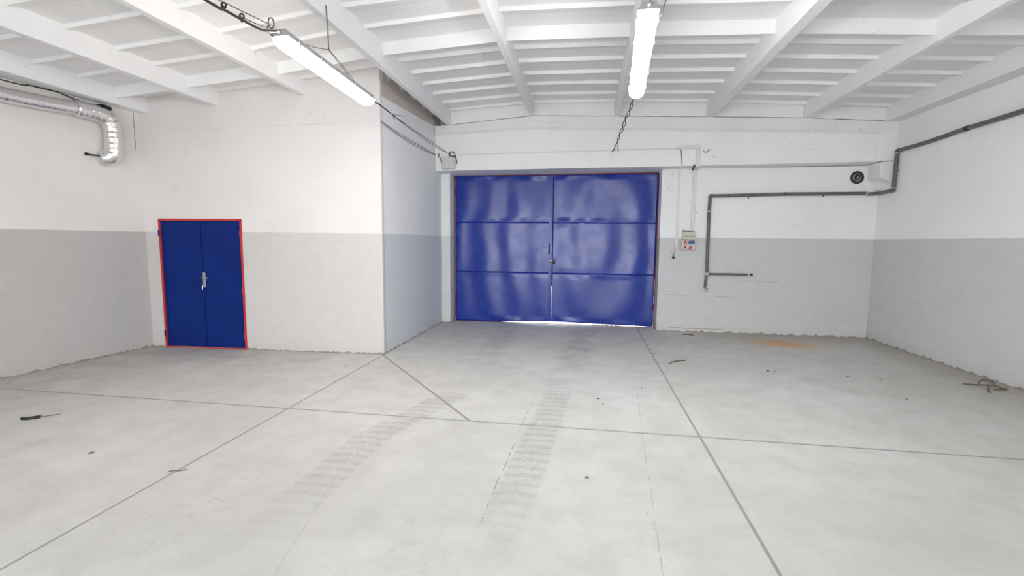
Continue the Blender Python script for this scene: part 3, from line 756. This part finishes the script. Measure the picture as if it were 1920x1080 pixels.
win = obj('fuse_window', bm, m_black, label='black breaker window'); win.parent = fu
for k in range(9):
    bm = NB(); x = 1.858+k*.021; box(bm, x, x+.011, 9.488, 9.500, 1.864, 1.879)
    o = obj('breaker', bm, m_boxgrey); o.parent = fu
bm = NB(); hexa(bm, [(1.84, 9.52, 1.968), (2.06, 9.52, 1.955), (2.06, 9.62, 1.955), (1.84, 9.62, 1.968), (1.84, 9.53, 1.985), (1.955, 9.53, 1.972), (1.955, 9.62, 1.972), (1.84, 9.62, 1.985)])
rel(obj('top_edge', bm, m_steel), c)
def socket(x, z, mat, r, lid, nm):
    bm = NB(); disc(bm, (x, 9.545, z), (0, -1, -.25), r, .035, 18, r*.92); torus(bm, (x, 9.511, z-.008), (0, -1, -.25), r*.82, .005, 18, 6)
    s = rel(obj(nm, bm, mat, smooth=True, autosmooth=40), c)
    if lid:
        bm = NB(); disc(bm, (x, 9.51, z-.012), (0, -1, -.25), r*.5, .012, 14); o = obj('socket_cap', bm, m_white_gloss, label='pale centre of the socket'); o.parent = s
    bm = NB(); box(bm, x-r*.35, x+r*.35, 9.505, 9.54, z+r*.85, z+r*1.35)
    o = obj('lid_hinge', bm, mat); o.parent = s
socket(1.885, 1.742, m_socket_red, .031, True, 'red_socket'); socket(1.885, 1.640, m_socket_red, .031, True, 'red_socket')
socket(1.985, 1.642, m_socket_red, .032, False, 'red_socket'); socket(1.970, 1.755, m_socket_blue, .028, False, 'blue_socket'); socket(2.030, 1.755, m_socket_blue, .028, False, 'blue_socket')
bm = NB(); disc(bm, (1.985, 9.508, 1.632), (0, -1, -.25), .021, .006, 16); rel(obj('socket_face', bm, simple('faded_socket_face', (.55, .36, .32), .5), label='faded pinkish socket face'), c)
c = empty('switch_box', (1.735, 9.62, 1.62), 'small cream switch box between the gate and the socket panel', 'switch')
bm = NB(); box(bm, 1.70, 1.768, 9.575, 9.62, 1.622, 1.712); rel(obj('case', bm, m_yellowish, bevel=.006), c)
bm = NB(); box(bm, 1.712, 1.756, 9.566, 9.575, 1.640, 1.695); rel(obj('rocker', bm, m_yellowish, bevel=.003), c)
bm = NB(); box(bm, 1.722, 1.748, 9.585, 9.615, 1.712, 1.78); rel(obj('sleeve', bm, m_white_gloss), c)
c = empty('hanging_plug', (1.69, 9.60, 1.44), 'black plug dangling on a thin lead below the switch box', 'plug')
bm = NB(); tube(bm, [(1.715, 9.595, 1.625), (1.70, 9.59, 1.56), (1.695, 9.595, 1.53), (1.688, 9.595, 1.50)], .0035, 6, 4); tube(bm, [(1.65, 9.60, 1.565), (1.665, 9.60, 1.53), (1.685, 9.60, 1.535)], .003, 5, 3)
rel(obj('lead', bm, m_wire), c)
bm = NB(); prism(bm, [(1.664, 1.435), (1.710, 1.435), (1.708, 1.468), (1.695, 1.482), (1.693, 1.512), (1.681, 1.512), (1.679, 1.482), (1.666, 1.468)], 'y', 9.575, 9.61); rel(obj('plug_body', bm, m_black, bevel=.003), c)

# round vent near the right corner
c = empty('round_vent', (4.84, 9.62, 2.957), 'round black-rimmed vent pipe end high at the right of the far wall', 'vent')
bm = NB(); torus(bm, (4.84, 9.60, 2.957), (0, 1, 0), .095, .018, 32, 8); rel(obj('rim', bm, m_black, smooth=True), c)
bm = NB(); disc(bm, (4.84, 9.618, 2.957), (0, -1, 0), .09, .012, 28); rel(obj('foam_plug', bm, m_foam), c)
bm = NB(); torus(bm, (4.85, 9.605, 2.965), (0, 1, 0), .042, .010, 20, 6); tube(bm, [(4.80, 9.60, 2.90), (4.825, 9.595, 2.96), (4.87, 9.60, 3.02)], .008, 6, 3); rel(obj('inner_ring', bm, m_black, smooth=True), c)
c = empty('wall_anchor', (2.15, 9.255, 3.40), 'bent rusty anchor wire on the lintel beside the trunking corner', 'wire')
bm = NB(); tube(bm, [(2.07, 9.25, 3.425), (2.09, 9.235, 3.40), (2.105, 9.245, 3.385), (2.125, 9.235, 3.375), (2.16, 9.23, 3.43), (2.19, 9.24, 3.425)], .005, 6, 3); rel(obj('bent_wire', bm, m_wire), c)
for p in ((2.165, 9.258, 3.43), (2.265, 9.258, 3.305)):
    bm = NB(); disc(bm, p, (0, -1, 0), .011, .008, 8); rel(obj('nail', bm, m_black), c)

# ------------------------------------------------------------------ grey pipe on the right and far walls
pipe = empty('wall_pipe', (2.30, 9.58, .87), 'long grey insulated pipe running round the right corner to a tap', 'pipe')
PR = .031; Y0 = 9.575
def seg(pts, r=PR, mat=m_pvc, name='pipe_section', sm=0, n=12):
    bm = NB(); tube(bm, pts, r, n, sm); return rel(obj(name, bm, mat, smooth=True, autosmooth=45), pipe)
xr = 5.22
seg([(2.305, Y0, 2.35), (2.312, Y0, 2.615)])
seg([(2.318, Y0, 1.17), (2.303, Y0, 2.335)])
seg([(2.300, Y0, .90), (2.312, Y0, 1.13)], .027)
seg([(2.335, Y0, 2.637), (2.62, Y0, 2.640)]); seg([(2.635, Y0, 2.640), (3.62, Y0, 2.663)]); seg([(3.63, Y0, 2.663), (4.985, Y0, 2.667)], sm=0)
seg([(5.02, Y0, 2.655), (5.13, 9.42, 2.655), (5.165, 9.13, 2.675)], sm=5)
seg([(5.17, 9.10, 2.72), (5.175, 9.10, 3.30)])
seg([(5.18, 9.04, 3.335), (5.19, 8.4, 3.335), (5.20, 7.68, 3.370)], sm=4)
seg([(5.20, 7.62, 3.370), (5.225, 6.8, 3.385), (5.25, 5.5, 3.42), (5.29, 2.0, 3.45), (5.32, -3.99, 3.48)], sm=4)
seg([(2.335, Y0, 1.148), (3.07, Y0, 1.150)], .021)
seg([(3.085, Y0, 1.150), (3.15, Y0, 1.152)], .018, m_black, 'end_cap')
seg([(3.06, Y0, 1.150), (3.09, Y0, 1.150)], .026, m_pvc_light, 'coupling')
seg([(2.311, Y0, 2.60), (2.314, Y0, 2.63), (2.325, Y0, 2.640), (2.35, Y0, 2.639)], .034, m_pvc, 'elbow', 3)
seg([(2.303, Y0, 2.332), (2.304, Y0, 2.352)], .035, m_pvc_light, 'coupling')
seg([(2.318, Y0, 1.13), (2.318, Y0, 1.175)], .034, m_pvc_light, 'coupling')
seg([(2.314, Y0, 1.148), (2.345, Y0, 1.148)], .026, m_pvc_light, 'tee')
seg([(4.985, Y0, 2.667), (5.02, Y0, 2.660)], .036, m_pvc_light, 'coupling')
seg([(5.160, 9.15, 2.672), (5.168, 9.11, 2.675), (5.17, 9.10, 2.70)], .036, m_pvc, 'elbow', 3)
seg([(5.175, 9.10, 3.29), (5.176, 9.10, 3.325), (5.18, 9.06, 3.335)], .036, m_pvc, 'elbow', 3)
seg([(5.174, 9.10, 3.285), (5.175, 9.10, 3.300)], .0365, m_pvc_light, 'coupling')
seg([(5.203, 7.68, 3.370), (5.203, 7.63, 3.370)], .037, m_black, 'coupling')
for x in (2.625, 3.625): seg([(x-.006, Y0, 2.64 if x < 3 else 2.663), (x+.006, Y0, 2.64 if x < 3 else 2.663)], .0335, m_black, 'coupling')
for (p, q) in (((3.0, Y0, 2.59), (3.0, 9.62, 2.60)), ((4.3, Y0, 2.64), (4.3, 9.62, 2.62)), ((2.305, Y0, 1.6), (2.305, 9.62, 1.6)), ((2.305, Y0, 2.1), (2.305, 9.62, 2.1)), ((2.8, Y0, 1.15), (2.8, 9.62, 1.15)), ((5.175, 9.1, 3.0), (5.23, 9.1, 3.0)), ((5.20, 8.2, 3.34), (5.24, 8.2, 3.34)), ((5.22, 6.9, 3.38), (5.28, 6.9, 3.38)), ((5.3, 3.0, 3.44), (5.33, 3.0, 3.44))):
    seg([p, q], .010, m_steel, 'bracket')
bm = NB(); tube(bm, [(2.300, Y0, .905), (2.303, Y0, .86)], .014, 8); tube(bm, [(2.303, Y0, .875), (2.325, Y0-.02, .845), (2.33, Y0-.025, .80)], .011, 8, 4)
tap = rel(obj('tap', bm, m_brass, smooth=True, autosmooth=50, label='tarnished brass tap'), pipe)
bm = NB(); box(bm, 2.30, 2.36, Y0-.045, Y0-.035, .862, .878); o = obj('tap_lever', bm, m_brass); o.parent = tap
bm = NB(); disc(bm, (2.303, Y0+.03, .88), (0, 1, 0), .022, .012, 12); rel(obj('wall_flange', bm, m_brass), pipe)

# ------------------------------------------------------------------ foil duct on the left wall
duct = empty('foil_duct', (-6.82, 6.0, 2.95), 'silver foil ventilation duct bending down beside the left wall corner', 'duct')
def dx(y, o=.115): return lx(y)+o
path = [(dx(-3.9), -3.9, 3.40), (dx(0), 0, 3.41), (dx(3), 3, 3.42), (dx(4.7), 4.7, 3.43), (dx(5.2), 5.2, 3.445), (dx(5.62), 5.62, 3.475)]
def foil_run(pts, r0, rib, step, name, amp=.006, seg_=20, seed=0, k=14):
    P = catmull(pts, k)
    # resample evenly
    L = [0]
    for a, b in zip(P, P[1:]): L.append(L[-1]+(b-a).length)
    n = max(8, int(L[-1]/step)); Q = []; j = 0
    for i in range(n+1):
        s = L[-1]*i/n
        while j < len(L)-2 and L[j+1] < s: j += 1
        t = (s-L[j])/max(1e-6, L[j+1]-L[j]); Q.append(P[j].lerp(P[j+1], t))
    bm = NB(); rr = []
    for i in range(len(Q)):
        s = L[-1]*i/n
        rr.append(r0+amp*(abs(math.sin(PI*s/rib))**.5-.5)+.003*mnoise.noise(Vector((s*9, seed, 0))))
    tube(bm, Q, rr, seg_)
    return rel(obj(name, bm, m_foil, smooth=True), duct)
foil_run(path, .088, .20, .05, 'level_run', .006)
foil_run([(dx(5.56), 5.56, 3.47), (dx(5.80), 5.80, 3.475), (dx(5.95, .12), 5.95, 3.44), (dx(6.01, .125), 6.01, 3.34), (dx(6.02, .125), 6.02, 3.18), (dx(6.02, .12), 6.02, 3.02), (dx(6.01, .115), 6.01, 2.95), (dx(5.99, .09), 5.985, 2.895), (dx(5.95, .03), 5.95, 2.87)], .108, .075, .0125, 'elbow_run', .007, 24, 3)
bm = NB(); tube(bm, [(dx(5.60), 5.60, 3.474), (dx(5.625), 5.625, 3.476)], .098, 24); rel(obj('band', bm, m_foil, smooth=True, autosmooth=40), duct)
bm = NB(); tube(bm, [(lx(5.75)+.005, 5.75, 2.90), (lx(5.9)+.07, 5.93, 2.90)], .012, 8); rel(obj('fixing_stub', bm, m_steel), duct)
bm = NB(); tube(bm, [(lx(5.72)+.015, 5.72, 2.905), (lx(5.745)+.03, 5.75, 2.90)], .022, 8); rel(obj('dark_plug', bm, m_black), duct)
bm = NB(); hexa(bm, [(lx(5.9)+.01, 5.90, 3.575), (lx(6.0)+.01, 6.01, 3.555), (lx(6.0)+.15, 6.01, 3.555), (lx(5.9)+.15, 5.90, 3.575), (lx(5.9)+.01, 5.90, 3.615), (lx(6.0)+.01, 6.01, 3.60), (lx(6.0)+.15, 6.01, 3.60), (lx(5.9)+.15, 5.90, 3.615)])
rel(obj('black_block', bm, m_black, label='black block above the bend'), duct)  # plain black block filling the dark patch over the duct
c = empty('black_cable', (-6.9, 4.8, 3.62), 'black cable running above the foil duct under the edge beam', 'cable')
bm = NB(); tube(bm, [(lx(-3.9)+.03, -3.9, 3.60), (lx(2)+.03, 2, 3.60), (lx(4.8)+.05, 4.79, 3.615), (lx(5.12)+.05, 5.12, 3.635), (lx(5.44)+.05, 5.44, 3.643)], .007, 6, 6); rel(obj('main_lead', bm, m_black, smooth=True), c)
for e in (0, .05):
    bm = NB(); tube(bm, [(lx(5.43)+.05, 5.43, 3.643), (lx(5.6)+.06, 5.58+e, 3.60+e*.2), (lx(5.72)+.06, 5.68+e, 3.575+e*.2)], .005, 6, 4); rel(obj('split_lead', bm, m_black, smooth=True), c)

# ------------------------------------------------------------------ bits lying on the floor
c = empty('broken_handle', (-5.24, 3.64, 0), 'curved black broken handle with a thin wire, on the floor at far left', 'debris')
bm = NB(); tube(bm, [(-5.30, 3.595, .014), (-5.26, 3.60, .014), (-5.22, 3.625, .014), (-5.185, 3.66, .014)], .015, 8, 5); rel(obj('grip', bm, m_black, smooth=True), c)
bm = NB(); tube(bm, [(-5.21, 3.655, .02), (-5.19, 3.68, .012)], .007, 6); rel(obj('prong', bm, m_black), c)
bm = NB(); tube(bm, [(-5.185, 3.66, .012), (-5.14, 3.705, .010), (-5.09, 3.77, .008)], .0035, 6, 3); rel(obj('wire', bm, m_wire), c)
def twig(name, pts, r, label, mat=m_twig, cat='twig'):
    bm = NB(); tube(bm, pts, r, 6, 4); return obj(name, bm, mat, label=label, cat=cat)
twig('twig', [(-3.05, 2.945, .006), (-3.02, 2.955, .010), (-2.985, 2.97, .006), (-2.945, 2.995, .008)], .0032, 'small curled twig lying across the left saw-cut joint')
twig('straw', [(1.22, 6.93, .006), (1.30, 7.05, .012), (1.40, 7.13, .008), (1.50, 7.18, .005)], .006, 'thin bent straw on the floor in front of the gate, right side')
twig('straw', [(1.85, 9.27, .006), (1.95, 9.25, .007), (2.05, 9.22, .006)], .009, 'dark straw lying at the foot of the far wall')
c = empty('twig_pile', (4.95, 6.55, 0), 'little heap of dry twigs and dust against the right wall', 'debris')
for pts in ([(4.74, 6.62, .01), (4.86, 6.56, .02), (4.98, 6.52, .03), (5.08, 6.44, .012)], [(4.96, 6.55, .03), (4.90, 6.44, .012), (4.83, 6.36, .008), (4.80, 6.28, .008)], [(4.90, 6.60, .02), (4.98, 6.66, .06), (5.06, 6.60, .05), (5.03, 6.53, .02)], [(4.94, 6.42, .008), (5.02, 6.40, .02), (5.12, 6.47, .012)]):
    bm = NB(); tube(bm, pts, .008, 6, 4); rel(obj('twig', bm, m_twig), c)
bm = NB()
for i in range(14):
    x, y = 5.1+random.uniform(-.12, .1), 6.62+random.uniform(-.15, .2)
    bmesh.ops.create_icosphere(bm, subdivisions=1, radius=random.uniform(.01, .03), matrix=Matrix.Translation((x, y, .006)) @ Matrix.Diagonal((1, 1, .5, 1)))
rel(obj('dust', bm, m_dust, kind='stuff'), c)
crumbs = [(-3.93, 3.11, .016, 'dark crumb alone on the left floor slab'), (2.51, 6.81, .022, 'larger dark chip on the right floor slab'), (2.60, 6.80, .012, 'small chip right beside the larger dark chip'),
          (3.46, 6.70, .013, 'dark crumb on the floor, left of a similar pair at right'), (3.83, 6.65, .013, 'dark crumb on the right floor, nearest the right wall'), (3.64, 5.84, .012, 'dark crumb on the right floor, nearer the viewer'),
          (.17, 5.21, .018, 'dark flake in the middle of the floor before the cross joint'), (.22, 5.05, .014, 'dark flake just in front of another, mid floor'), (.70, 5.68, .012, 'dark crumb left of the right saw-cut joint'),
          (-3.25, 5.95, .014, 'dark crumb in front of the partition corner'), (.05, 3.40, .013, 'dark crumb in the near middle slab'), (1.10, 7.55, .014, 'dark crumb beside the right joint near the gate')]
for x, y, r, lab in crumbs:
    bm = NB(); bmesh.ops.create_icosphere(bm, subdivisions=1, radius=r, matrix=Matrix.Translation((x, y, r*.35)) @ Matrix.Rotation(random.random()*6, 4, 'Z') @ Matrix.Diagonal((1.3, .7, .45, 1)))
    for v in bm.verts: v.co += Vector((random.uniform(-1, 1), random.uniform(-1, 1), 0))*r*.25
    obj('crumb', bm, m_crumb, label=lab, cat='debris', group='dark crumbs scattered on the floor')
